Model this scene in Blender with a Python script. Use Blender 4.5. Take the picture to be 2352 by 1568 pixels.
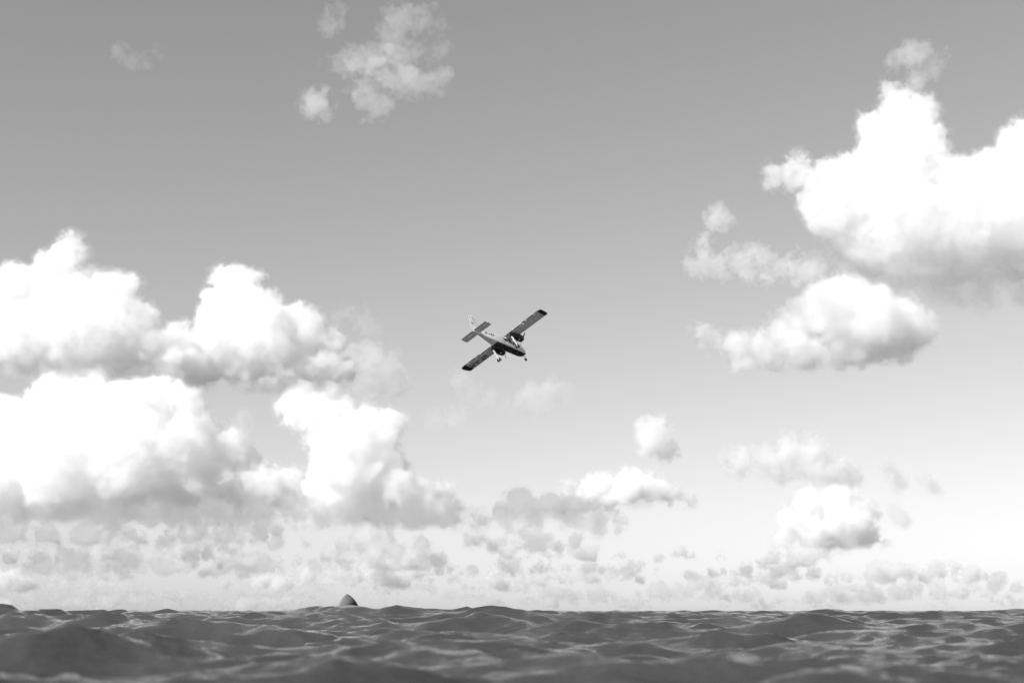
import bpy, math, random
import numpy as np
from mathutils import Vector, Matrix

for o in list(bpy.data.objects):
    bpy.data.objects.remove(o, do_unlink=True)
sc = bpy.context.scene
col = sc.collection

# ---------------------------------------------------------------- camera
CAM_H = 0.45
PITCH = math.radians(10.70)
F_PX = 50.0 / 36.0 * 2352.0          # focal length in units of a 2352 px wide picture
cd = bpy.data.cameras.new('camera')
cam = bpy.data.objects.new('camera', cd)
col.objects.link(cam)
cam.location = (0, 0, CAM_H)
cam.rotation_euler = (math.pi / 2 + PITCH, 0, 0)
cd.lens = 50
cd.sensor_width = 36
cd.clip_start = 0.05
cd.clip_end = 400000
cd.dof.use_dof = True
cd.dof.focus_distance = 60
cd.dof.aperture_fstop = 1.4
sc.camera = cam

# ---------------------------------------------------------------- sky and sun
SUN = Vector((-0.62, -0.56, 0.57)).normalized()
sun_el = math.asin(SUN.z)
sun_rot = math.atan2(SUN.x, SUN.y)
w = bpy.data.worlds.new('World')
sc.world = w
w.use_nodes = True
nt = w.node_tree
for n in list(nt.nodes):
    nt.nodes.remove(n)
sky = nt.nodes.new('ShaderNodeTexSky')
sky.sky_type = 'NISHITA'
sky.sun_disc = False
sky.sun_elevation = sun_el
sky.sun_rotation = sun_rot
sky.air_density = 1.0
sky.dust_density = 0.5
sky.ozone_density = 1.0
# black and white film: a fixed mix of the three channels
dot = nt.nodes.new('ShaderNodeVectorMath')
dot.operation = 'DOT_PRODUCT'
dot.inputs[1].default_value = (0.48, 0.33, 0.42)
bg = nt.nodes.new('ShaderNodeBackground')
bg.inputs['Strength'].default_value = 0.0635
wo = nt.nodes.new('ShaderNodeOutputWorld')
nt.links.new(sky.outputs[0], dot.inputs[0])
nt.links.new(dot.outputs['Value'], bg.inputs[0])
nt.links.new(bg.outputs[0], wo.inputs[0])
ld = bpy.data.lights.new('sun', 'SUN')
ld.energy = 4.0
ld.angle = math.radians(0.5)
ld.color = (1, 1, 1)
so = bpy.data.objects.new('sun', ld)
col.objects.link(so)
so.rotation_euler = SUN.to_track_quat('Z', 'Y').to_euler()

vs = sc.view_settings
vs.view_transform = 'Standard'
vs.look = 'None'
vs.exposure = 0.8
vs.gamma = 1.0
vs.use_curve_mapping = False
cy = sc.cycles
cy.max_bounces = 16
cy.volume_bounces = 14
cy.diffuse_bounces = 2
cy.glossy_bounces = 3
cy.transparent_max_bounces = 64
cy.use_denoising = True
cy.use_adaptive_sampling = True
cy.adaptive_threshold = 0.03


# ---------------------------------------------------------------- helpers
def pix_dir(px, py):
    """direction through a point of the 2352 x 1568 picture"""
    x = (px - 1176.0) / F_PX
    y = (784.0 - py) / F_PX
    c, s = math.cos(PITCH), math.sin(PITCH)
    return np.array([x, c - y * s, s + y * c])


def at_depth(px, py, Y):
    d = pix_dir(px, py)
    return d * (Y / d[1]) + np.array([0, 0, CAM_H])


def mesh_obj(name, verts, faces, mat, parent=None, smooth=True):
    me = bpy.data.meshes.new(name)
    verts = np.asarray(verts, dtype=np.float32)
    faces = np.asarray(faces, dtype=np.int32)
    k = faces.shape[1]
    me.vertices.add(len(verts))
    me.vertices.foreach_set('co', verts.ravel())
    me.loops.add(faces.size)
    me.loops.foreach_set('vertex_index', faces.ravel())
    me.polygons.add(len(faces))
    me.polygons.foreach_set('loop_start', np.arange(0, faces.size, k, dtype=np.int32))
    me.polygons.foreach_set('loop_total', np.full(len(faces), k, dtype=np.int32))
    if smooth:
        me.polygons.foreach_set('use_smooth', np.ones(len(faces), dtype=bool))
    me.update(calc_edges=True)
    me.materials.append(mat)
    o = bpy.data.objects.new(name, me)
    col.objects.link(o)
    if parent:
        o.parent = parent
    return o


def tag(o, label=None, cat=None, group=None, kind=None):
    for k, v in (('label', label), ('category', cat), ('group', group), ('kind', kind)):
        if v:
            o[k] = v
    return o


# ---------------------------------------------------------------- clouds
def surface_nets(f):
    """mesh of the zero level of the grid f (inside where f < 0), in grid units"""
    ins = f < 0
    nx, ny, nz = f.shape
    c = [(i, j, k) for i in (0, 1) for j in (0, 1) for k in (0, 1)]
    cnt = np.zeros((nx - 1, ny - 1, nz - 1), np.int8)
    for i, j, k in c:
        cnt += ins[i:nx - 1 + i, j:ny - 1 + j, k:nz - 1 + k]
    act = (cnt > 0) & (cnt < 8)
    idx = np.full(act.shape, -1, np.int32)
    A = np.argwhere(act)
    if len(A) == 0:
        return None
    idx[act] = np.arange(len(A))
    P = np.zeros((len(A), 3))
    N = np.zeros(len(A))
    for a in c:
        for ax in range(3):
            if a[ax] == 0:
                b = list(a)
                b[ax] = 1
                fa = f[A[:, 0] + a[0], A[:, 1] + a[1], A[:, 2] + a[2]]
                fb = f[A[:, 0] + b[0], A[:, 1] + b[1], A[:, 2] + b[2]]
                m = (fa < 0) != (fb < 0)
                t = fa[m] / (fa[m] - fb[m])
                q = np.tile(np.array(a, float), (m.sum(), 1))
                q[:, ax] += t
                P[m] += q
                N[m] += 1
    V = A + P / N[:, None]
    F = []
    for ax in range(3):
        s0 = [slice(1, -1)] * 3
        s1 = [slice(1, -1)] * 3
        s0[ax] = slice(0, -1)
        s1[ax] = slice(1, None)
        a = ins[tuple(s0)]
        b = ins[tuple(s1)]
        E = np.argwhere(a != b)
        flip = b[a != b]
        off = np.ones(3, int)
        off[ax] = 0
        E = E + off
        u, v = [(1, 2), (2, 0), (0, 1)][ax]
        du = np.zeros(3, int)
        du[u] = 1
        dv = np.zeros(3, int)
        dv[v] = 1
        g = lambda e: idx[e[:, 0], e[:, 1], e[:, 2]]
        q = np.stack([g(E - du - dv), g(E - dv), g(E), g(E - du)], 1)
        q[flip] = q[flip][:, ::-1]
        F.append(q)
    return V, np.concatenate(F)


def fractal(shape, rs, beta=1.65, lo=4.0):
    """periodic fractal noise, unit deviation"""
    sh = [int(2 ** math.ceil(math.log2(s))) if s > 8 else 8 for s in shape]
    sh = [min(s, 256) for s in sh]
    r = rs.standard_normal(sh).astype(np.float32)
    k = np.sqrt(sum(np.meshgrid(*[(np.fft.fftfreq(s) * 128) ** 2 for s in sh[:2]],
                                (np.fft.rfftfreq(sh[2]) * 128) ** 2, indexing='ij')))
    amp = 1.0 / np.maximum(k, lo) ** beta
    amp[k < 0.5] = 0
    n = np.fft.irfftn(np.fft.rfftn(r) * amp, s=sh).astype(np.float32)
    n /= n.std()
    return n[np.ix_(*[np.arange(shape[i]) % sh[i] for i in range(3)])]


def volume_mat(name, density, g=0.1):
    m = bpy.data.materials.new(name)
    m.use_nodes = True
    t = m.node_tree
    for n in list(t.nodes):
        t.nodes.remove(n)
    o = t.nodes.new('ShaderNodeOutputMaterial')
    v = t.nodes.new('ShaderNodeVolumePrincipled')
    v.inputs['Color'].default_value = (1, 1, 1, 1)
    v.inputs['Density'].default_value = density
    v.inputs['Anisotropy'].default_value = g
    t.links.new(v.outputs[0], o.inputs['Volume'])
    return m


def cloud_field(blobs, Y, base_py=None, seed=0, vox=4.5, gen=2, rough=1.0, soft=1.0, depth=1.0):
    """signed distance grid of a cumulus made of puffs on puffs; unit = voxel"""
    rs = np.random.RandomState(seed)
    h = vox * Y / F_PX
    S = []
    for b in blobs:
        px, py, r = b[:3]
        dz = b[3] if len(b) > 3 else rs.uniform(-0.5, 0.5) * depth
        p = at_depth(px, py, Y)
        R = r * Y / F_PX
        p = p + np.array([0, dz * R, 0])
        S.append((p, R, at_depth(1176, b[4], Y)[2] if len(b) > 4 else -1e9))
    cur = list(S)
    for gi in range(gen):
        nxt = []
        for p, R, zbb in cur:
            n = 26 if gi == 0 else 12
            for k in range(n):
                d = rs.standard_normal(3)
                d /= np.linalg.norm(d)
                if d[2] < -0.3 and rs.rand() < 0.7:
                    continue
                rr = R * rs.uniform(0.22, 0.48)
                if rr < 0.7 * h:
                    continue
                nxt.append((p + d * R * rs.uniform(0.62, 0.85), rr, zbb))
        S += nxt
        cur = nxt
    C = np.array([s[0] for s in S])
    R = np.array([s[1] for s in S])
    B = np.array([s[2] for s in S])
    pad = 6 * h
    lo = (C - R[:, None]).min(0) - pad
    hi = (C + R[:, None]).max(0) + pad
    zb = None
    if base_py is not None:
        zb = at_depth(1176, base_py, Y)[2]
        lo[2] = max(lo[2], zb - pad)
    n = np.ceil((hi - lo) / h).astype(int) + 1
    f = np.full(n, 11.0, np.float32)
    ax = [np.arange(n[i], dtype=np.float32) for i in range(3)]
    for c, r, zc in zip((C - lo) / h, R / h, (B - lo[2]) / h):
        i0 = np.maximum(np.floor(c - r - 11).astype(int), 0)
        i1 = np.minimum(np.ceil(c + r + 11).astype(int), n)
        if (i1 <= i0).any():
            continue
        d = (ax[0][i0[0]:i1[0], None, None] - c[0]) ** 2 + (ax[1][None, i0[1]:i1[1], None] - c[1]) ** 2 \
            + (ax[2][None, None, i0[2]:i1[2]] - c[2]) ** 2
        d = np.sqrt(d) - r
        if zc > -50:
            d = np.maximum(d, zc - ax[2][None, None, i0[2]:i1[2]])
        sub = f[i0[0]:i1[0], i0[1]:i1[1], i0[2]:i1[2]]
        np.minimum(sub, d, out=sub)
    f += np.maximum(f - 4.0, 0) * 1.6
    nz = fractal(f.shape, rs)
    f = f + nz * 2.0 * rough
    if zb is not None:
        zz = (zb - lo[2]) / h - ax[2][None, None, :] + nz * 1.2
        f = np.maximum(f, zz)
    # keep the grid border outside
    for a in range(3):
        s = [slice(None)] * 3
        for e in (0, -1):
            s[a] = e
            f[tuple(s)] = np.maximum(f[tuple(s)], 1.0)
    return f, lo, h, nz


CLOUDS = []
SHELLS = ((2.4, 0.13, 1.5), (0.0, 0.30, 0.4), ('rind', 0.95, 0.0))

THIN = ((2.0, 0.12, 1.2), (0.0, 0.40, 0.4), (-2.5, 0.5, 0.2))


def cloud(blobs, Y, base_py, seed, label, tau=1.7, g=0.1, vox=3.2, rough=1.0, rind=8.0, foot=0.12, shells=SHELLS, **kw):
    """tau: optical depth per 60 picture pixels at full density"""
    f, lo, h, nz = cloud_field(blobs, Y, base_py, seed, vox, rough=rough, **kw)
    c = (lo + h * np.array(f.shape) / 2)
    e = bpy.data.objects.new('cloud', None)
    e.location = c
    col.objects.link(e)
    tag(e, label, 'cloud', 'cumulus clouds over the sea')
    unit = tau / (60 * Y / F_PX)
    tot = 0
    for i, (off, dd, wn) in enumerate(shells):
        if off == 'rind':
            # dense outer rind on the sunlit parts: crisp puffs, while the foot stays thin
            q = np.maximum(f + 0.8, -(f + rind))
            kz = np.arange(f.shape[2], dtype=np.float32)[None, None, :]
            q = np.maximum(q, foot * f.shape[2] - kz + nz * 2.5)
        else:
            q = f - off + (nz * wn if wn else 0)
        for a in range(3):
            s = [slice(None)] * 3
            for ee in (0, -1):
                s[a] = ee
                q[tuple(s)] = np.maximum(q[tuple(s)], 0.5)
        r = surface_nets(q)
        if r is None:
            continue
        V, F = r
        tot += len(F)
        m = volume_mat('cloud_vapour', unit * dd, g)
        mo = mesh_obj(['cloud_veil', 'cloud_body', 'cloud_rind'][i], V * h + (lo - c), F, m, e, True)
        mo['kind'] = 'stuff'
    CLOUDS.append((label[:20], f.shape, tot))
    return e


#CLOUDS_BEGIN
G = 'cumulus'
cloud([(2040, 205, 26), (2060, 225, 30), (2050, 255, 34), (2080, 290, 65), (2010, 300, 45), (2115, 250, 35), (2050, 400, 110), (1980, 450, 90),
       (1830, 400, 45), (1780, 405, 30), (1900, 450, 75), (2010, 530, 100), (2150, 470, 110), (2290, 420, 90), (2350, 340, 65),
       (2200, 560, 80), (2330, 550, 90), (2450, 480, 120), (1900, 490, 60), (2060, 600, 50), (2130, 610, 55), (2220, 615, 60), (2320, 610, 60), (2420, 600, 70), (1960, 420, 60), (2180, 530, 95, -.8), (2070, 500, 100, -.7), (2300, 520, 100, -.8), (2120, 590, 60, -.9), (2240, 600, 60, -.9), (2340, 600, 60, -.9)], 3000, 640, 1,
      'huge blazing white cumulus tower at the upper right edge', tau=1.05)
cloud([(2070, 150, 26), (2110, 125, 28), (2150, 150, 28), (2180, 135, 18), (2105, 175, 26), (2090, 115, 16)], 2950, None, 26,
      'feathery grey wisp curling above the top of the big right tower', tau=0.5, shells=THIN, rough=2.2, gen=1)
cloud([(1880, 612, 30), (1960, 635, 40), (2060, 655, 46), (2160, 662, 48), (2260, 664, 48), (2360, 662, 48), (2440, 655, 40)], 3050, None, 28,
      'thin even haze hanging under the big right tower', tau=0.32, shells=THIN, rough=1.6, gen=1)
cloud([(800, 722, 18), (835, 735, 20), (850, 755, 16), (775, 735, 14)], 4400, None, 30,
      'pale little smear above the soft cloud, well left of the aeroplane', tau=0.28, shells=THIN, rough=2.0, gen=1)
cloud([(280, 118, 14), (305, 132, 15), (335, 132, 14), (352, 118, 11)], 1800, None, 27,
      'barely visible scrap of vapour high in the upper left corner', tau=0.25, shells=THIN, rough=2.0, gen=1)
cloud([(1590, 755, 14), (1610, 765, 20), (1640, 785, 28), (1690, 800, 40), (1750, 800, 46), (1820, 770, 62), (1890, 720, 72), (1920, 660, 35), (1940, 690, 50), (1990, 740, 80), (2060, 750, 70),
       (2110, 750, 46), (1700, 830, 30), (1960, 790, 60), (1850, 810, 50), (1780, 820, 40), (2040, 790, 40)], 2900, 850, 2,
      'wide thin white cloud with a pointed left tip, under the big right tower', tau=1.5, shells=THIN, rough=1.3)
cloud([(1650, 500, 28), (1610, 560, 26), (1605, 610, 24), (1660, 620, 24), (1720, 610, 34), (1770, 620, 28), (1830, 620, 30), (1690, 590, 20), (1600, 580, 20), (1740, 580, 22), (1860, 640, 24)], 2800, None, 3,
      'torn hook shaped wisp between the two right hand clouds', tau=0.8, shells=THIN, rough=2.6, gen=1)
cloud([(725, 235, 36)], 1700, None, 4, 'small round puff alone at the upper left of centre', tau=0.8, shells=THIN, rough=1.4)
cloud([(790, 150, 30), (820, 140, 30), (860, 150, 34), (910, 145, 40), (940, 185, 36), (990, 190, 30), (840, 210, 34), (870, 230, 24), (855, 270, 16), (880, 190, 30), (960, 130, 22), (1010, 170, 20)], 1750, None, 5,
      'ragged translucent wisp beside the small round puff', tau=0.42, shells=THIN, rough=2.6, gen=1)
cloud([(760, 50, 20), (775, 10, 20), (920, 30, 35), (980, 60, 35), (1000, 120, 30), (900, 80, 30)], 1750, None, 6,
      'very faint veil of vapour touching the top edge', tau=0.28, shells=THIN, rough=3.0, gen=1)
cloud([(165, 580, 40), (120, 620, 50), (40, 680, 75), (-60, 700, 90), (170, 680, 85), (250, 690, 70), (290, 760, 80), (200, 790, 90), (80, 780, 90), (-30, 790, 60),
       (350, 800, 60), (400, 790, 50), (340, 840, 40), (400, 840, 40), (440, 830, 30), (150, 740, 90), (40, 760, 80), (280, 830, 50), (160, 830, 50)], 4500, 860, 7,
      'tall white cumulus with a knobbed top at the left edge', tau=1.4)
cloud([(520, 640, 42), (555, 650, 40), (490, 680, 30), (570, 710, 60), (520, 780, 70), (610, 770, 75), (690, 770, 60), (760, 790, 40), (560, 830, 60), (670, 840, 60),
       (730, 850, 50), (450, 820, 40), (500, 720, 50), (470, 850, 40), (620, 870, 40), (780, 850, 40), (560, 870, 40)], 4600, 895, 8,
      'white cumulus with a rounded head and a long grey base, left of the aeroplane')
cloud([(140, 870, 45), (200, 880, 50), (110, 930, 60), (180, 970, 110), (40, 1000, 80), (-40, 1010, 80), (360, 910, 50), (420, 930, 55), (320, 980, 100),
       (460, 1000, 50), (250, 1070, 100), (100, 1090, 100), (0, 1110, 80), (400, 1060, 80), (480, 1090, 70), (540, 1110, 60), (600, 1100, 45), (665, 1105, 34),
       (600, 1160, 45), (680, 1150, 30), (300, 1150, 60), (500, 1170, 40), (150, 1160, 60), (200, 1050, 110), (340, 1080, 80), (560, 1150, 50), (640, 1140, 40), (420, 1160, 50), (40, 1160, 50), (240, 1165, 50), (-40, 1100, 90), (130, 1000, 80), (300, 1060, 105, -.8), (420, 1040, 80, -.7), (170, 1080, 105, -.9), (50, 1100, 85, -.8), (480, 1110, 60, -.7), (560, 1070, 45), (610, 1110, 45, -.5), (520, 1040, 50)], 10500, 1190, 9,
      'enormous bright cumulus bank filling the lower left', tau=1.4)
cloud([(700, 890, 40), (740, 890, 35), (680, 950, 40), (760, 960, 70), (830, 1000, 65), (890, 980, 45), (800, 1070, 80), (880, 1080, 60), (910, 1120, 50),
       (780, 1150, 55), (860, 1160, 55), (950, 1170, 40), (1000, 1180, 35), (1020, 1130, 26), (700, 1180, 30), (740, 1000, 40), (840, 1050, 60), (750, 1110, 50), (900, 1180, 40), (820, 1185, 36), (980, 1150, 36), (760, 1185, 30), (1040, 1195, 20), (940, 1190, 30)], 10200, 1200, 10,
      'tall bright cumulus column left of centre with a flat dark base')
cloud([(800, 840, 38), (850, 830, 40), (890, 850, 40), (850, 880, 50), (790, 870, 30), (910, 890, 25)], 5600, 930, 11,
      'soft pale cloud low left of the aeroplane, behind the bright column', tau=0.7, shells=THIN)
cloud([(562, 970, 24), (575, 960, 16)], 7000, None, 12, 'tiny faint puff in the gap between the two bright left clouds', tau=0.6, shells=THIN)
cloud([(1055, 880, 26), (1085, 900, 26), (1120, 915, 24), (1160, 925, 20), (1050, 960, 26), (1000, 970, 24)], 5400, 990, 13,
      'thin smudged wisp just under the aeroplane', tau=0.5, shells=THIN)
cloud([(1225, 910, 30), (1265, 900, 34), (1290, 905, 26), (1245, 930, 30), (1190, 930, 18)], 5400, 965, 14,
      'pale soft puff below and right of the aeroplane', tau=0.7, shells=THIN)
cloud([(1490, 985, 24), (1520, 975, 20), (1500, 1010, 34), (1530, 1030, 28), (1480, 1030, 24)], 8500, 1062, 15,
      'small upright white puff right of centre', tau=2, shells=THIN, rough=1.3)
cloud([(1380, 1110, 26), (1360, 1130, 22), (1460, 1105, 30), (1440, 1130, 36), (1500, 1120, 36), (1530, 1130, 28), (1400, 1145, 30), (1580, 1145, 20), (1300, 1110, 11), (1310, 1130, 16), (1340, 1150, 20)], 14000, 1165, 16,
      'low white double headed cumulus right of centre, with a grey foot', tau=2.2)
cloud([(1190, 1150, 28), (1170, 1180, 30), (1220, 1180, 34), (1270, 1170, 30), (1320, 1180, 30), (1380, 1190, 34), (1410, 1200, 20), (1210, 1210, 26), (1100, 1200, 24), (1060, 1190, 20)], 13000, 1222, 17,
      'ragged grey cloud under the middle of the sky with a dark base', tau=2.2, g=0.65, foot=0.5, rough=1.5)
cloud([(1700, 1060, 30), (1760, 1050, 34), (1810, 1030, 30), (1870, 1030, 28), (1850, 1060, 34), (1780, 1080, 30), (1920, 1080, 34), (1960, 1095, 22), (1870, 1095, 26)], 8400, 1120, 18,
      'pale layered cloud at the right with a flat grey underside', tau=1.6, shells=THIN, rough=1.4)
cloud([(2040, 1080, 24), (2070, 1100, 24), (2110, 1100, 22), (2140, 1120, 14)], 9000, 1130, 19, 'little pale cloud pair at the lower right', tau=1.2, shells=THIN, rough=1.4)
cloud([(2060, 1175, 22), (2080, 1190, 14)], 9000, None, 20, 'faint scrap below the little pale pair at the lower right', tau=0.8)
cloud([(1850, 1150, 32), (1930, 1150, 40), (1900, 1180, 40), (1960, 1190, 40), (1820, 1200, 34), (1870, 1220, 40), (1930, 1230, 36), (1980, 1225, 28), (1800, 1235, 24), (2040, 1250, 10), (1990, 1170, 22), (1890, 1200, 50), (1930, 1200, 50), (1860, 1180, 34)], 14000, 1256, 21,
      'compact bright cumulus low on the right, brightest of that side', tau=1.8)
cloud([(40, 1215, 22), (20, 1225, 22), (100, 1240, 28), (200, 1240, 30), (300, 1245, 26), (400, 1235, 24), (460, 1215, 20), (520, 1225, 24), (600, 1225, 24), (640, 1225, 16), (250, 1225, 22)], 14500, 1245, 22,
      'long flat grey cloud street under the lower left bank', tau=2.2, g=0.65, rough=1.5)
cloud([(20, 1275, 20), (80, 1280, 20), (150, 1275, 22), (190, 1285, 16), (-20, 1280, 20), (280, 1290, 16), (310, 1300, 14), (250, 1305, 12)], 18000, 1302, 23,
      'dark ragged low cloud at the left edge near the horizon', tau=3, g=0.7, rough=1.5)
cloud([(850, 1230, 22), (880, 1240, 24), (830, 1250, 22), (910, 1265, 20), (970, 1265, 22), (1000, 1285, 16), (780, 1260, 20), (860, 1280, 24), (740, 1275, 14)], 21000, 1300, 24,
      'humped grey cloud with bright rims under the column', tau=2.5, g=0.5, rough=1.3)
cloud([(230 + 42 * k, 1180 + 5 * math.sin(k * 1.7), 24 + 6 * math.sin(k * 2.3)) for k in range(20)] + [(1010, 1150, 24), (1030, 1175, 24), (985, 1130, 18)], 9700, 1212, 25,
      'long flat grey shelf of cloud, the shaded foot of the two bright left masses', tau=4.0, g=0.8, rough=1.5, foot=0.9)


def bank(Y, py0, py1, n, seed, tau, name, rmin, rmax, xr=(-150, 2500), g=0.75):
    """many small cumuli of one far row, too many to count: one mass"""
    rs = np.random.RandomState(seed)
    bl = []
    for i in range(n):
        x = rs.uniform(*xr)
        big = rs.uniform(0.35, 1.0)
        base = py1 - rs.uniform(0, (py1 - py0) * 0.45)
        wdt = rs.uniform(2.5, 7.5) * rmax * big
        dpt = rs.uniform(-4, 4)
        hump = rs.uniform(-0.6, 0.6) * wdt
        for k in range(int(4 + wdt / rmin * 0.9)):
            q = rs.uniform(-1, 1)
            fall = max(0.15, 1 - abs(q * wdt - hump) / (1.3 * wdt))
            r = max(2.5, rs.uniform(rmin, rmax) * big * (0.35 + 0.75 * fall) * rs.uniform(0.6, 1))
            up = rs.rand() ** 1.5 * rmax * 1.3 * big * fall
            bl.append((x + q * wdt, base - r * 0.25 - up, r, dpt + rs.uniform(-1, 1), base))
    f, lo, h, nz = cloud_field(bl, Y, None, seed, 2.5, gen=1, rough=1.0)
    c = (lo + h * np.array(f.shape) / 2)
    unit = tau / (60 * Y / F_PX)
    e = bpy.data.objects.new('cloud_bank', None)
    e.location = c
    col.objects.link(e)
    tag(e, name, 'clouds', None, 'stuff')
    for i, (off, dd, wn) in enumerate(((1.4, 0.12, 0.5), (0.0, 0.5, 0.0))):
        q = f - off + nz * wn
        q[0] = q[-1] = 1
        q[:, 0] = q[:, -1] = 1
        q[:, :, 0] = q[:, :, -1] = 1
        r = surface_nets(q)
        if r is None:
            continue
        o = mesh_obj(['cloud_fringe', 'cloud_body'][i], r[0] * h + (lo - c), r[1], volume_mat('far_vapour', unit * dd, g), e)
        tag(o, kind='stuff')
    CLOUDS.append((name[:20], f.shape, len(r[1])))


bank(18000, 1225, 1275, 5, 31, 3.0, 'nearest row of low cumulus along the horizon, grey bodied and broken', 12, 28, (250, 1250), 0.5)
bank(22000, 1240, 1305, 18, 36, 5.0, 'second row of low cumulus along the horizon, with bright tops', 12, 30, (-100, 1900), 0.3)
bank(28000, 1265, 1330, 20, 32, 3.4, 'third row of low cumulus along the horizon, dull grey and broken', 11, 26, (-100, 1700), 0.5)
bank(38000, 1285, 1352, 36, 34, 4.5, 'fourth row of small hazy cumulus along the horizon, pale topped', 11, 26, (-150, 2500), 0.25)
bank(55000, 1325, 1376, 40, 35, 2.6, 'fifth row of small faint cumulus just above the horizon', 10, 22, (-150, 2500), 0.35)
bank(90000, 1355, 1400, 46, 33, 3.0, 'farthest row of faint cumulus sitting on the horizon', 8, 18, (-150, 2500), 0.3)
#CLOUDS_END
print(CLOUDS)


# ---------------------------------------------------------------- plain materials
def paint(name, v, rough=0.4, spec=0.5, noise=0.0, scale=3.0, metal=0.0):
    m = bpy.data.materials.new(name)
    m.use_nodes = True
    t = m.node_tree
    b = t.nodes['Principled BSDF']
    b.inputs['Base Color'].default_value = (v, v, v, 1)
    b.inputs['Roughness'].default_value = rough
    b.inputs['Specular IOR Level'].default_value = spec
    b.inputs['Metallic'].default_value = metal
    if noise:
        tc = t.nodes.new('ShaderNodeTexCoord')
        nz = t.nodes.new('ShaderNodeTexNoise')
        nz.inputs['Scale'].default_value = scale
        nz.inputs['Detail'].default_value = 6
        mr = t.nodes.new('ShaderNodeMapRange')
        mr.inputs['From Min'].default_value = 0.3
        mr.inputs['From Max'].default_value = 0.7
        mr.inputs['To Min'].default_value = v * (1 - noise)
        mr.inputs['To Max'].default_value = v * (1 + noise * 0.5)
        cc = t.nodes.new('ShaderNodeCombineColor')
        t.links.new(tc.outputs['Object'], nz.inputs['Vector'])
        t.links.new(nz.outputs['Fac'], mr.inputs['Value'])
        for k in range(3):
            t.links.new(mr.outputs[0], cc.inputs[k])
        t.links.new(cc.outputs[0], b.inputs['Base Color'])
    return m


# ---------------------------------------------------------------- the sea
def sea_material():
    m = bpy.data.materials.new('sea_water')
    m.use_nodes = True
    t = m.node_tree
    b = t.nodes['Principled BSDF']
    b.inputs['Base Color'].default_value = (SEA_V, SEA_V, SEA_V, 1)
    b.inputs['Roughness'].default_value = 0.07
    b.inputs['IOR'].default_value = 1.333
    tc = t.nodes.new('ShaderNodeTexCoord')
    prev = None
    for scale, dist, stretch, det in ((1.4, 0.08, 0.34, 7), (5.0, 0.045, 0.38, 6), (17.0, 0.016, 0.45, 4)):
        mp = t.nodes.new('ShaderNodeMapping')
        mp.inputs['Scale'].default_value = (scale * stretch, scale, scale)
        mp.inputs['Rotation'].default_value = (0, 0, 0.3)
        nz = t.nodes.new('ShaderNodeTexNoise')
        nz.inputs['Scale'].default_value = 1.0
        nz.inputs['Detail'].default_value = det
        nz.inputs['Roughness'].default_value = 0.55
        nz.inputs['Distortion'].default_value = 0.6
        bp = t.nodes.new('ShaderNodeBump')
        bp.inputs['Strength'].default_value = 1.0
        bp.inputs['Distance'].default_value = dist
        t.links.new(tc.outputs['Object'], mp.inputs[0])
        t.links.new(mp.outputs[0], nz.inputs['Vector'])
        t.links.new(nz.outputs['Fac'], bp.inputs['Height'])
        if prev:
            t.links.new(prev.outputs[0], bp.inputs['Normal'])
        prev = bp
    t.links.new(prev.outputs[0], b.inputs['Normal'])
    return m


SEA_V = 0.043


# crests one can tell apart: picture column, distance, height, width across, width along
CRESTS = [(850, 44, 0.34, 3.4, 2.2), (915, 46, 0.20, 1.2, 1.2), (790, 47, 0.34, 2.6, 1.4), (1590, 44, 0.32, 1.6, 1.2),
          (70, 10, 0.20, 0.5, 0.6), (800, 8.5, 0.10, 0.8, 0.35), (1150, 13, 0.12, 1.6, 0.6), (2330, 26, 0.16, 2.4, 0.8)]


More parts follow.
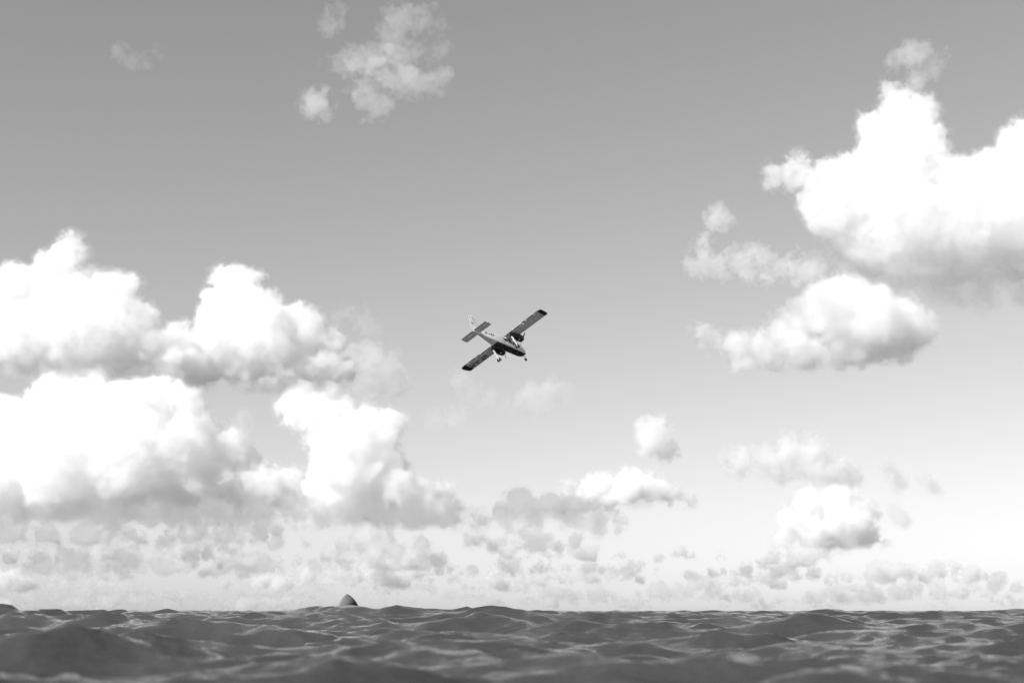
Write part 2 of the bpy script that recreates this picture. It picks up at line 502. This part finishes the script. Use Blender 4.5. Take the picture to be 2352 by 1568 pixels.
def sea_mesh():
    rs = np.random.RandomState(11)
    az_f = np.radians(np.arange(-24, 24.001, 0.055))
    az_b = np.radians(np.concatenate([np.arange(24.5, 60, 1.5), np.arange(60, 300, 5), np.arange(300, 336, 1.5)]))
    az = np.concatenate([az_f, az_b])
    rad = [0.25]
    while rad[-1] < 60000:
        k = 0.04 if rad[-1] < 6 else (0.006 if rad[-1] < 150 else (0.011 if rad[-1] < 500 else 0.025))
        if rad[-1] > 3000:
            k = 0.08
        rad.append(rad[-1] * (1 + k))
    rad = np.array(rad)
    R, A = np.meshgrid(rad, az, indexing='ij')
    X = (R * np.sin(A)).astype(np.float64)
    Y = (R * np.cos(A)).astype(np.float64)
    Z = np.zeros_like(X)
    DX = np.zeros_like(X)
    DY = np.zeros_like(X)
    # slow patches of calmer and rougher water
    n = 104
    lam = np.exp(np.linspace(math.log(0.16), math.log(14.0), n)) * rs.uniform(0.97, 1.03, n)
    for i in range(n):
        L = lam[i]
        th = math.radians(WIND) + rs.standard_normal() * (0.34 if L > 3 else 0.6)
        kx, ky = math.cos(th), math.sin(th)
        k = 2 * math.pi / L
        slope = 0.029 if L > 5 else (0.050 if L > 1.2 else 0.046)
        a = slope / k * math.sqrt(2)
        i1 = int(np.searchsorted(rad, L / 0.0115 * 1.6))
        if i1 < 2:
            continue
        x, y = X[:i1], Y[:i1]
        fade = np.clip((L / 0.0115 * 1.6 - rad[:i1]) / (L / 0.0115 * 0.9), 0, 1)[:, None]
        ph = k * (x * kx + y * ky) + rs.uniform(0, 2 * math.pi)
        warp = 1.0
        c_, s_ = np.cos(ph), np.sin(ph)
        grp = 0.65 + 0.5 * np.sin(k * 0.13 * (x * ky - y * kx) + rs.uniform(0, 6.28)) * np.sin(k * 0.11 * (x * kx + y * ky) + rs.uniform(0, 6.28))
        w = fade * a * grp
        if L > 3:
            w = w * (0.45 + 0.55 * np.clip((rad[:i1] - 6) / 26, 0, 1))[:, None]
        Z[:i1] += w * c_
        DX[:i1] -= w * s_ * kx * 1.15
        DY[:i1] -= w * s_ * ky * 1.15
    for px, d, hgt, wx, wy in CRESTS:
        dd = pix_dir(px, 1400)
        cx, cy = dd[0] / dd[1] * d, d
        i0 = int(np.searchsorted(rad, max(0.3, d - 5 * wy)))
        i1 = int(np.searchsorted(rad, d + 5 * wy))
        x, y = X[i0:i1] - cx, Y[i0:i1] - cy
        y = y + 0.18 * x
        Z[i0:i1] += hgt * np.exp(-np.abs(x / wx) ** 1.6) * np.exp(-(y / wy) ** 2)
    # keep the water under the lens calm
    q = np.clip((R - 0.8) / 3.5, 0, 1)
    q = q * q * (3 - 2 * q)
    Z = Z * q - 0.02 * (1 - q)
    X += DX * q
    Y += DY * q
    nr, na = R.shape
    V = np.stack([X, Y, Z], -1).reshape(-1, 3)
    ii, jj = np.meshgrid(np.arange(nr - 1), np.arange(na), indexing='ij')
    j2 = (jj + 1) % na
    F = np.stack([ii * na + jj, ii * na + j2, (ii + 1) * na + j2, (ii + 1) * na + jj], -1).reshape(-1, 4)
    F = F[:, ::-1]
    # close the middle with a fan of quads
    V = np.concatenate([V, [[0, 0, -0.02]]])
    cidx = len(V) - 1
    fan = np.array([[cidx, (j + 1) % na, j, j] for j in range(na)])
    return V, F, R, Z


WIND = 250
V, F, RR, ZZ = sea_mesh()
sea = mesh_obj('sea', V, F, sea_material())
tag(sea, 'choppy dark grey sea reaching to the horizon', None, None, 'structure')
print('sea', len(V), 'z near', ZZ[RR < 3].max())


def skyline():
    """how high the water stands in the picture, per column"""
    c, s_ = math.cos(PITCH), math.sin(PITCH)
    z = V[:, 2] - CAM_H
    dpt = V[:, 1] * c + z * s_
    up = z * c - V[:, 1] * s_
    ok = V[:, 1] > 4
    px = 1176 + V[ok, 0] / dpt[ok] * F_PX
    py = 784 - up[ok] / dpt[ok] * F_PX
    ok2 = V[ok, 1] < 1500
    for x in list(range(0, 2352, 98)) + [780, 800, 820, 905, 1590, 1815]:
        m = (np.abs(px - x) < 4) & ok2
        print(x, round(py[m].min(), 1), 'at', round(float(V[ok, 1][m][py[m].argmin()]), 1), end=' | ')
    print()


skyline()


def sea_z(x, y):
    d = (V[:, 0] - x) ** 2 + (V[:, 1] - y) ** 2
    return float(V[int(np.argmin(d)), 2])


# ---------------------------------------------------------------- lofts
def loft(sections, closed_ends=True):
    """sections: list of (n,3) rings"""
    n = len(sections[0])
    V = [tuple(p) for s_ in sections for p in s_]
    F = []
    for i in range(len(sections) - 1):
        for j in range(n):
            k = (j + 1) % n
            F.append((i * n + j, i * n + k, (i + 1) * n + k, (i + 1) * n + j))
    if closed_ends:
        F.append(tuple(range(n))[::-1])
        F.append(tuple((len(sections) - 1) * n + j for j in range(n)))
    return V, F


def py_obj(name, V, F, mat, parent=None, smooth=False, angle=None):
    me = bpy.data.meshes.new(name)
    me.from_pydata([tuple(map(float, v)) for v in V], [], F)
    me.materials.append(mat)
    me.update()
    if smooth:
        for p in me.polygons:
            p.use_smooth = True
        me.set_sharp_from_angle(angle=math.radians(angle or 40))
    o = bpy.data.objects.new(name, me)
    col.objects.link(o)
    o.parent = parent
    return o


# ---------------------------------------------------------------- mooring buoy
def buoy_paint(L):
    """pale grey that turns softly to black along the axis, away from the flat end"""
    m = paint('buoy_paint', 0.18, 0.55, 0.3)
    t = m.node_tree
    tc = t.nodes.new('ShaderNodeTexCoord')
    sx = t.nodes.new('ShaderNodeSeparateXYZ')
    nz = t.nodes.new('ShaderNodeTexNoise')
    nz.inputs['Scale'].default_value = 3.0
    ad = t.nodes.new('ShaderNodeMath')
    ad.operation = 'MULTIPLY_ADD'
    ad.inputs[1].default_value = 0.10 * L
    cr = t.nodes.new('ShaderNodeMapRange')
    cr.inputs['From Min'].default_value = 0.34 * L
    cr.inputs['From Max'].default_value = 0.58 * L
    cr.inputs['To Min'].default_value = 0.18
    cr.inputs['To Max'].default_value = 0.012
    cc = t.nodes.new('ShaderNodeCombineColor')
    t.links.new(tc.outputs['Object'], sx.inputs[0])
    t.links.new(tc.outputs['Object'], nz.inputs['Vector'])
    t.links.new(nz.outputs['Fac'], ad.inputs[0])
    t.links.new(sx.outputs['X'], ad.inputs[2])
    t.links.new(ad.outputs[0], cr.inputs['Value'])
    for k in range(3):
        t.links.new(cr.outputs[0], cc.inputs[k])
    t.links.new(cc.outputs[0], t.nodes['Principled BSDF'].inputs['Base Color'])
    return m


def build_buoy():
    d = 54.0
    p = at_depth(806, 1397, d)
    e = bpy.data.objects.new('mooring_buoy', None)
    e.location = p
    col.objects.link(e)
    tag(e, 'tilted smooth grey buoy poking out of the waves near the horizon', 'buoy')
    u = d / F_PX                      # one picture pixel in metres
    R, L = 36 * u, 54 * u
    prof = []
    for k in range(15):               # blunt ogive seen from the side, flat plate at its end
        t = k / 14
        prof.append((L * t, R * (1 - t ** 2.1) ** 0.62))
    prof = [(-0.01 * R, 0.86 * R), (0.0, 0.93 * R), (0.03 * R, 0.97 * R)] + prof[1:]
    rings = []
    N = 48
    for x, r in prof:
        r = max(r, 0.004)
        rings.append([(x, r * math.cos(2 * math.pi * j / N), r * math.sin(2 * math.pi * j / N)) for j in range(N)])
    V, F = loft(rings)
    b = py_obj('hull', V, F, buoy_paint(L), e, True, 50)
    # plate with a lifting eye on the flat end
    N = 32
    rings = [[(x, r * math.cos(2 * math.pi * j / N), r * math.sin(2 * math.pi * j / N)) for j in range(N)]
             for x, r in ((-0.014 * R, 0.50 * R), (-0.03 * R, 0.48 * R))]
    V, F = loft(rings)
    py_obj('end_plate', V, F, paint('buoy_plate', 0.2, 0.8, 0.3), e, True, 30)
    ax = Vector((0.86, -0.06, -0.50)).normalized()    # from the flat end into the water
    e.rotation_euler = ax.to_track_quat('X', 'Z').to_euler()
    # flat end edge passes through the picture point of the tip
    c = at_depth(778, 1394, d)
    e.location = c
    return e


build_buoy()


# ---------------------------------------------------------------- aeroplane
def build_plane():
    white = paint('white_paint', 0.88, 0.32, 0.5, 0.10, 1.3)
    white2 = paint('white_paint_control', 0.8, 0.35, 0.5, 0.15, 2.0)
    black = paint('black_paint', 0.018, 0.35, 0.5, 0.3, 2.5)
    darkb = paint('belly_black', 0.032, 0.45, 0.5, 0.5, 4.0)
    rubber = paint('tyre_rubber', 0.02, 0.8, 0.3)
    metal = paint('bare_metal', 0.55, 0.35, 0.5, 0, 1, 0.6)
    glass = paint('cabin_glass', 0.05, 0.08, 0.8)
    root = bpy.data.objects.new('aeroplane', None)
    col.objects.link(root)
    tag(root, 'white high winged twin propeller aeroplane with black belly, banking away above the sea', 'aeroplane')

    # fuselage: x, half width, z bottom, z top, roundness
    st = [(4.05, .10, -.98, -.78), (3.98, .24, -1.14, -.66), (3.75, .40, -1.32, -.52), (3.35, .52, -1.45, -.38), (2.95, .58, -1.51, -.22),
          (2.55, .60, -1.54, .00), (2.2, .61, -1.54, .10), (1.2, .61, -1.54, .12), (0, .61, -1.54, .12), (-1.3, .61, -1.54, .10),
          (-2.6, .59, -1.52, .04), (-3.6, .47, -1.32, -.10), (-4.6, .34, -1.12, -.25), (-5.6, .20, -.93, -.42), (-6.4, .09, -.80, -.55), (-6.65, .03, -.72, -.62)]
    N = 40
    rings = []
    for x, hw, zb, zt in st:
        zc, hh = (zb + zt) / 2, (zt - zb) / 2
        ex = 0.42
        ring = []
        for j in range(N):
            a = 2 * math.pi * (j + 0.5) / N
            c_, s_ = math.cos(a), math.sin(a)
            ring.append((x, hw * math.copysign(abs(c_) ** ex, c_), zc + hh * math.copysign(abs(s_) ** ex, s_)))
        rings.append(ring)
    V, F = loft(rings)
    nm = {'fuselage': [], 'belly': [], 'windscreen': []}
    for f in F:
        x = sum(V[i][0] for i in f) / len(f)
        z = sum(V[i][2] for i in f) / len(f)
        y = sum(V[i][1] for i in f) / len(f)
        lo = min(s_[2] for s_ in st if abs(s_[0] - x) < 0.8)
        j0 = f[0] % N
        a = 360 * (j0 + 1.0) / N
        if x > -2.6 and 216 < a < 324:
            nm['belly'].append(f)
        elif 2.5 < x < 3.4 and (18 < a < 162):
            nm['windscreen'].append(f)
        else:
            nm['fuselage'].append(f)
    for k, fs in nm.items():
        use = sorted({i for f in fs for i in f})
        mp = {i: n for n, i in enumerate(use)}
        py_obj(k, [V[i] for i in use], [tuple(mp[i] for i in f) for f in fs],
               {'fuselage': white, 'belly': darkb, 'windscreen': glass}[k], root, True, 35)

    def box(x0, x1, y0, y1, z0, z1):
        return ([(x, y, z) for x in (x0, x1) for y in (y0, y1) for z in (z0, z1)],
                [(0, 1, 3, 2), (4, 6, 7, 5), (0, 4, 5, 1), (2, 3, 7, 6), (0, 2, 6, 4), (1, 5, 7, 3)])

    for sgn in (-1, 1):
        for xc, w_ in ((2.15, .5), (1.25, .62), (.35, .62), (-.55, .62)):
            Vb, Fb = box(xc - w_ / 2, xc + w_ / 2, sgn * .600, sgn * .616, -.72, -.24)
            py_obj('window', Vb, Fb, glass, root)
        Vb, Fb = box(-1.05, -1.03, sgn * .605, sgn * .618, -1.25, -.08)
        py_obj('door_edge', Vb, Fb, black, root)

    # airfoil section
    def foil(n=14, t=0.15, camber=0.02):
        up, lw = [], []
        for i in range(n + 1):
            u = 0.5 * (1 - math.cos(math.pi * i / n))
            th = 5 * t * (0.2969 * math.sqrt(u) - 0.126 * u - 0.3516 * u ** 2 + 0.2843 * u ** 3 - 0.1036 * u ** 4)
            cm = camber * 4 * u * (1 - u)
            up.append((u, cm + th))
            lw.append((u, cm - th * 0.85))
        return up[::-1] + lw[1:-1]

    def wing_part(y0, y1, xle, chord, u0, u1, z=0.0, rx0=0, rx1=0, t=0.15, defl=0, name='wing', mat=white, zy=None, n=14, drop=0.0, par=root, nsec=2):
        """slice of the wing between chord fractions u0 and u1; x = xle - u*chord"""
        secs = []
        for q in range(nsec):
            k = q / (nsec - 1)
            y = y0 + (y1 - y0) * k
            pts = []
            for u, h_ in foil(n, t):
                uu = u0 + (u1 - u0) * u if (u0, u1) != (0, 1) else u
                if (u0, u1) != (0, 1):
                    # height of the full section at uu
                    th = 5 * t * (0.2969 * math.sqrt(uu) - 0.126 * uu - 0.3516 * uu ** 2 + 0.2843 * uu ** 3 - 0.1036 * uu ** 4)
                    cm = 0.02 * 4 * uu * (1 - uu)
                    top = h_ >= 0.02 * 4 * u * (1 - u)
                    h2 = cm + (th if top else -th * .85)
                else:
                    h2 = h_
                x = xle - uu * chord
                zz = h2 * chord
                if defl:
                    xh, zh = xle - u0 * chord, 0.01 * chord
                    dx, dz = x - xh, zz - zh
                    c_, s_ = math.cos(defl), math.sin(defl)
                    x, zz = xh + dx * c_ - dz * s_ * 0, zh + dz * c_ + dx * s_
                    zz -= drop
                xr = rx0 + (rx1 - rx0) * k
                pts.append((x + xr, y, z + zz + (zy(y) if zy else 0)))
            secs.append(pts)
        Vw, Fw = loft(secs)
        if y1 < y0:
            Fw = [f[::-1] for f in Fw]
        return py_obj(name, Vw, Fw, mat, par, True, 30)

    CH, LE = 1.92, 0.96
    wing_part(-7.05, 7.05, LE, CH, 0, .72, name='wing', nsec=2)
    for sgn in (-1, 1):
        fl = wing_part(sgn * .66, sgn * 4.12, LE, CH * 1.04, .735, 1, defl=math.radians(14), drop=.03, name='flap', mat=white2)
        wing_part(sgn * 4.17, sgn * 7.04, LE, CH, .735, 1, name='aileron', mat=white2)
        # drooped raked wing tip
        secs = []
        for k, (yy, xl, xt, dz, ts) in enumerate([(7.06, 0, 0, 0, 1), (7.35, -.01, .02, -.02, .92), (7.56, -.10, .04, -.07, .65), (7.68, -.35, .04, -.12, .35), (7.80, -1.05, .0, -.17, .12)]):
            pts = []
            xle = LE + xl
            ch = CH + xl - xt
            for u, h_ in foil(14, .15):
                pts.append((xle - u * ch, sgn * yy, h_ * CH * ts + dz))
            secs.append(pts)
        Vw, Fw = loft(secs)
        if sgn < 0:
            Fw = [f[::-1] for f in Fw]
        py_obj('wing_tip', Vw, Fw, black, root, True, 50)
        for yy in (1.1, 2.5, 3.9, 4.9, 6.4):
            Vb, Fb = box(-1.0, -.35, sgn * yy - .02, sgn * yy + .02, -.17, -.06)
            py_obj('hinge_bracket', Vb, Fb, white2, root)
        Vb, Fb = box(-.55, .75, sgn * 3.60 - .02, sgn * 3.60 + .02, -.19, -.11)
        py_obj('wing_fence', Vb, Fb, white, root)
        Vb, Fb = box(.25, .4, sgn * 6.8 - .06, sgn * 6.8 + .06, -.17, -.10)
        py_obj('lamp', Vb, Fb, black, root)

    # tail surfaces
    wing_part(-2.36, 2.36, -5.42, 1.28, 0, .60, z=-.68, t=.10, name='tailplane', nsec=2)
    for sgn in (-1, 1):
        wing_part(sgn * .10, sgn * 2.36, -5.44, 1.28, .625, 1, z=-.68, t=.10, name='elevator', mat=white2, defl=math.radians(-3))
        Vb, Fb = box(-6.3, -5.95, sgn * 2.362, sgn * 2.42, -.70, -.65)
        py_obj('elevator_horn', Vb, Fb, white, root)

    def fin_part(name, pts, th, mat):
        # pts: outline (x, z), counterclockwise; th: half thickness
        Vf = [(x, th * q, z) for (x, z, q) in pts] + [(x, -th * q, z) for (x, z, q) in pts]
        n = len(pts)
        Ff = [tuple(range(n)), tuple(range(n, 2 * n))[::-1]] + [(j, j + n, (j + 1) % n + n, (j + 1) % n) for j in range(n)]
        Ff = [f[::-1] for f in Ff]
        return py_obj(name, Vf, Ff, mat, root)

    fin_part('fin', [(-4.3, -.30, .2), (-5.05, -.02, .3), (-6.02, 1.86, .2), (-6.34, 1.90, 1), (-6.05, -.45, 1), (-5.0, -.45, 1)], .055, white)
    fin_part('rudder', [(-6.36, 1.90, 1), (-6.80, 1.93, .15), (-6.92, -.30, .15), (-6.72, -.58, .15), (-6.09, -.50, 1)], .055, white2)

    def tube(name, a, b, r0, r1, mat, par=root, N=10):
        a, b = Vector(a), Vector(b)
        q = (b - a).to_track_quat('Z', 'Y')
        rr = []
        for p, r_ in ((a, r0), (b, r1)):
            rr.append([tuple(p + q @ Vector((r_ * math.cos(2 * math.pi * j / N), r_ * math.sin(2 * math.pi * j / N), 0))) for j in range(N)])
        Vt, Ft = loft(rr)
        return py_obj(name, Vt, Ft, mat, par, True, 50)

    tube('antenna', (-6.2, 0, 1.80), (-5.0, 0, 1.45), .012, .006, metal)
    tube('beacon', (-6.25, 0, 1.92), (-6.25, 0, 2.06), .07, .04, white)
    tube('antenna', (.6, 0, .12), (.3, 0, .55), .015, .008, metal)
    for x, y, w_ in ((-.6, .2, .13), (.2, -.1, .1), (1.1, .25, .16), (-1.6, -.35, .12), (2.0, -.2, .1), (-.2, -.38, .12), (.75, -.15, .14), (-2.2, -.3, .2)):
        Vb, Fb = box(x - w_, x + w_, y - w_ * .5, y + w_ * .5, -1.565, -1.535)
        py_obj('access_panel', Vb, Fb, paint('grey_panel', .16, .4), root)
    for x in (-1.9, -.9, .3, 1.5):
        tube('antenna', (x, 0, -1.53), (x - .12, 0, -1.85), .03, .012, darkb)

    # engines
    for sgn in (-1, 1):
        ey = sgn * 1.81
        rr = []
        for x, hw, zb, zt in [(1.72, .18, -.46, -.16), (1.70, .34, -.66, -.04), (1.60, .42, -.78, .03), (1.2, .47, -.84, .07), (.7, .46, -.84, .04), (.2, .36, -.74, .02),
                              (-.3, .27, -.70, -.02), (-.8, .20, -.74, -.10), (-1.05, .10, -.66, -.28)]:
            zc, hh = (zb + zt) / 2, (zt - zb) / 2
            rr.append([(x, ey + hw * math.copysign(abs(math.cos(a)) ** .6, math.cos(a)), zc + hh * math.copysign(abs(math.sin(a)) ** .6, math.sin(a)))
                       for a in [2 * math.pi * (j + .5) / 28 for j in range(28)]])
        Vn, Fn = loft(rr)
        nac = py_obj('engine_nacelle', Vn, Fn, black, root, True, 45)
        tube('exhaust', (.9, ey + .2, -.80), (.55, ey + .24, -.98), .05, .05, metal, nac)
        tube('exhaust', (.9, ey - .2, -.80), (.55, ey - .24, -.98), .05, .05, metal, nac)
        prop = bpy.data.objects.new('propeller', None)
        prop.location = (1.80, ey, -.30)
        col.objects.link(prop)
        prop.parent = root
        tube('spinner', (-.12, 0, 0), (.28, 0, 0), .15, .03, metal, prop, 16)
        ang = 0.0 if sgn > 0 else math.radians(225)
        for h_ in (0, 1):
            a0 = ang + math.pi * h_
            secs = []
            for r_, c_, tw in ((.10, .05, 60), (.30, .085, 48), (.60, .10, 34), (.88, .085, 24), (1.0, .05, 20)):
                tw = math.radians(tw)
                pts = []
                for cc, tt in ((-1, 0), (-.4, .16), (.5, .13), (1, 0), (.5, -.06), (-.4, -.06)):
                    u = cc * c_
                    v = tt * c_
                    x = u * math.sin(tw) + v * math.cos(tw)
                    q = u * math.cos(tw) - v * math.sin(tw)
                    # radial direction in the y z plane
                    pts.append((x, r_ * math.sin(a0) + q * math.cos(a0), -r_ * math.cos(a0) + q * math.sin(a0)))
                secs.append(pts)
            Vp, Fp = loft(secs)
            py_obj('blade', Vp, Fp, black, prop, True, 40)
        # main gear
        a, b = Vector((-.62, ey, -.62)), Vector((.06, ey, -2.08))
        secs = []
        for k, (cw, tw) in ((0, (.27, .085)), (.35, (.20, .08)), (.75, (.11, .06)), (1, (.075, .055))):
            c = a.lerp(b, k)
            secs.append([(c.x + cw * math.cos(t_), c.y + tw * math.sin(t_), c.z) for t_ in [2 * math.pi * j / 14 for j in range(14)]])
        Vg, Fg = loft(secs)
        leg = py_obj('landing_gear_leg', Vg, Fg, white, root, True, 50)
        tube('axle', (.07, ey - .24, -2.14), (.07, ey + .24, -2.14), .045, .045, metal, leg)
        tube('brake_line', (-.25, ey + sgn * .1, -.75), (.14, ey + sgn * .07, -2.0), .018, .018, black, leg)
        tube('torque_link', (.18, ey, -1.75), (.10, ey, -2.12), .035, .03, black, leg)
        for o_ in (-.17, .17):
            make_wheel((.07, ey + o_, -2.16), .25, .16, rubber, metal, leg)
    nl = tube('nose_gear_leg', (3.60, 0, -1.30), (3.84, 0, -1.86), .05, .04, metal)
    tube('nose_fork', (3.80, .1, -1.72), (3.84, .1, -1.98), .03, .03, metal, nl)
    make_wheel((3.84, 0, -1.98), .24, .17, rubber, metal, nl)

    # registration letters
    dep = bpy.context.evaluated_depsgraph_get

    def letters(txt, size, origin, X, Yv, spacing=1.0):
        cu = bpy.data.curves.new('t', 'FONT')
        cu.body = txt
        cu.size = size
        cu.extrude = 0.006
        cu.space_character = spacing
        cu.resolution_u = 3
        to = bpy.data.objects.new('t', cu)
        col.objects.link(to)
        bpy.context.view_layer.update()
        me = bpy.data.meshes.new_from_object(to.evaluated_get(dep()))
        bpy.data.objects.remove(to, do_unlink=True)
        me.materials.clear()
        me.materials.append(black)
        o = bpy.data.objects.new('registration_letters', me)
        o['label'] = 'black registration letters ' + txt
        col.objects.link(o)
        o.parent = root
        X = Vector(X).normalized()
        Yv = Vector(Yv).normalized()
        Zv = X.cross(Yv).normalized()
        M = Matrix((X, Yv, Zv)).transposed().to_4x4()
        M.translation = Vector(origin)
        o.matrix_local = M

    letters('VP-AAS', 1.16, (-.28, 3.60, -.165), (0, 1, 0), (1, 0, -.05), 0.96)
    letters('VP-AAS', .56, (-4.72, -.335, -.66), (.9915, -.130, 0), (0, 0, 1))
    letters('VP-AAS', .56, (-2.9, .56, -.66), (-.9915, -.130, 0), (0, 0, 1))
    letters('-AAS', .52, (-6.72, -.062, .55), (1, 0, -.05), (0, 0, 1), .9)
    return root


def make_wheel(c, r, w_, tyre, metal, par):
    N = 24
    rr = []
    for y, q in ((-.5, .62), (-.5, .86), (-.32, .98), (0, 1), (.32, .98), (.5, .86), (.5, .62)):
        rr.append([(c[0] + r * q * math.cos(2 * math.pi * j / N), c[1] + y * w_, c[2] + r * q * math.sin(2 * math.pi * j / N)) for j in range(N)])
    V, F = loft(rr)
    o = py_obj('tyre', V, F, tyre, par, True, 50)
    rr = [[(c[0] + r * .52 * math.cos(2 * math.pi * j / N), c[1] + y * w_, c[2] + r * .52 * math.sin(2 * math.pi * j / N)) for j in range(N)] for y in (-.54, .54)]
    V, F = loft(rr)
    py_obj('rim', V, F, metal, par, True, 40)
    return o


plane = build_plane()
Fv = np.array([.659, -.281, -.699])
Pv = np.array([-.713, -.529, -.460])
Uv = np.array([-.240, .800, -.550])
M0 = np.stack([Fv, Pv, Uv], 1)
uu, ss, vv = np.linalg.svd(M0)
M0 = uu @ vv
print('plane fit', ss, np.linalg.det(M0))
Rc = cam.rotation_euler.to_matrix()
Rw = Rc @ Matrix(M0.tolist())
PD = 199.0
off = Vector(((1158.6 - 1176) / F_PX * PD, (784 - 781.8) / F_PX * PD, -PD))
plane.matrix_world = Matrix.Translation(Rc @ off + Vector((0, 0, CAM_H))) @ Rw.to_4x4()
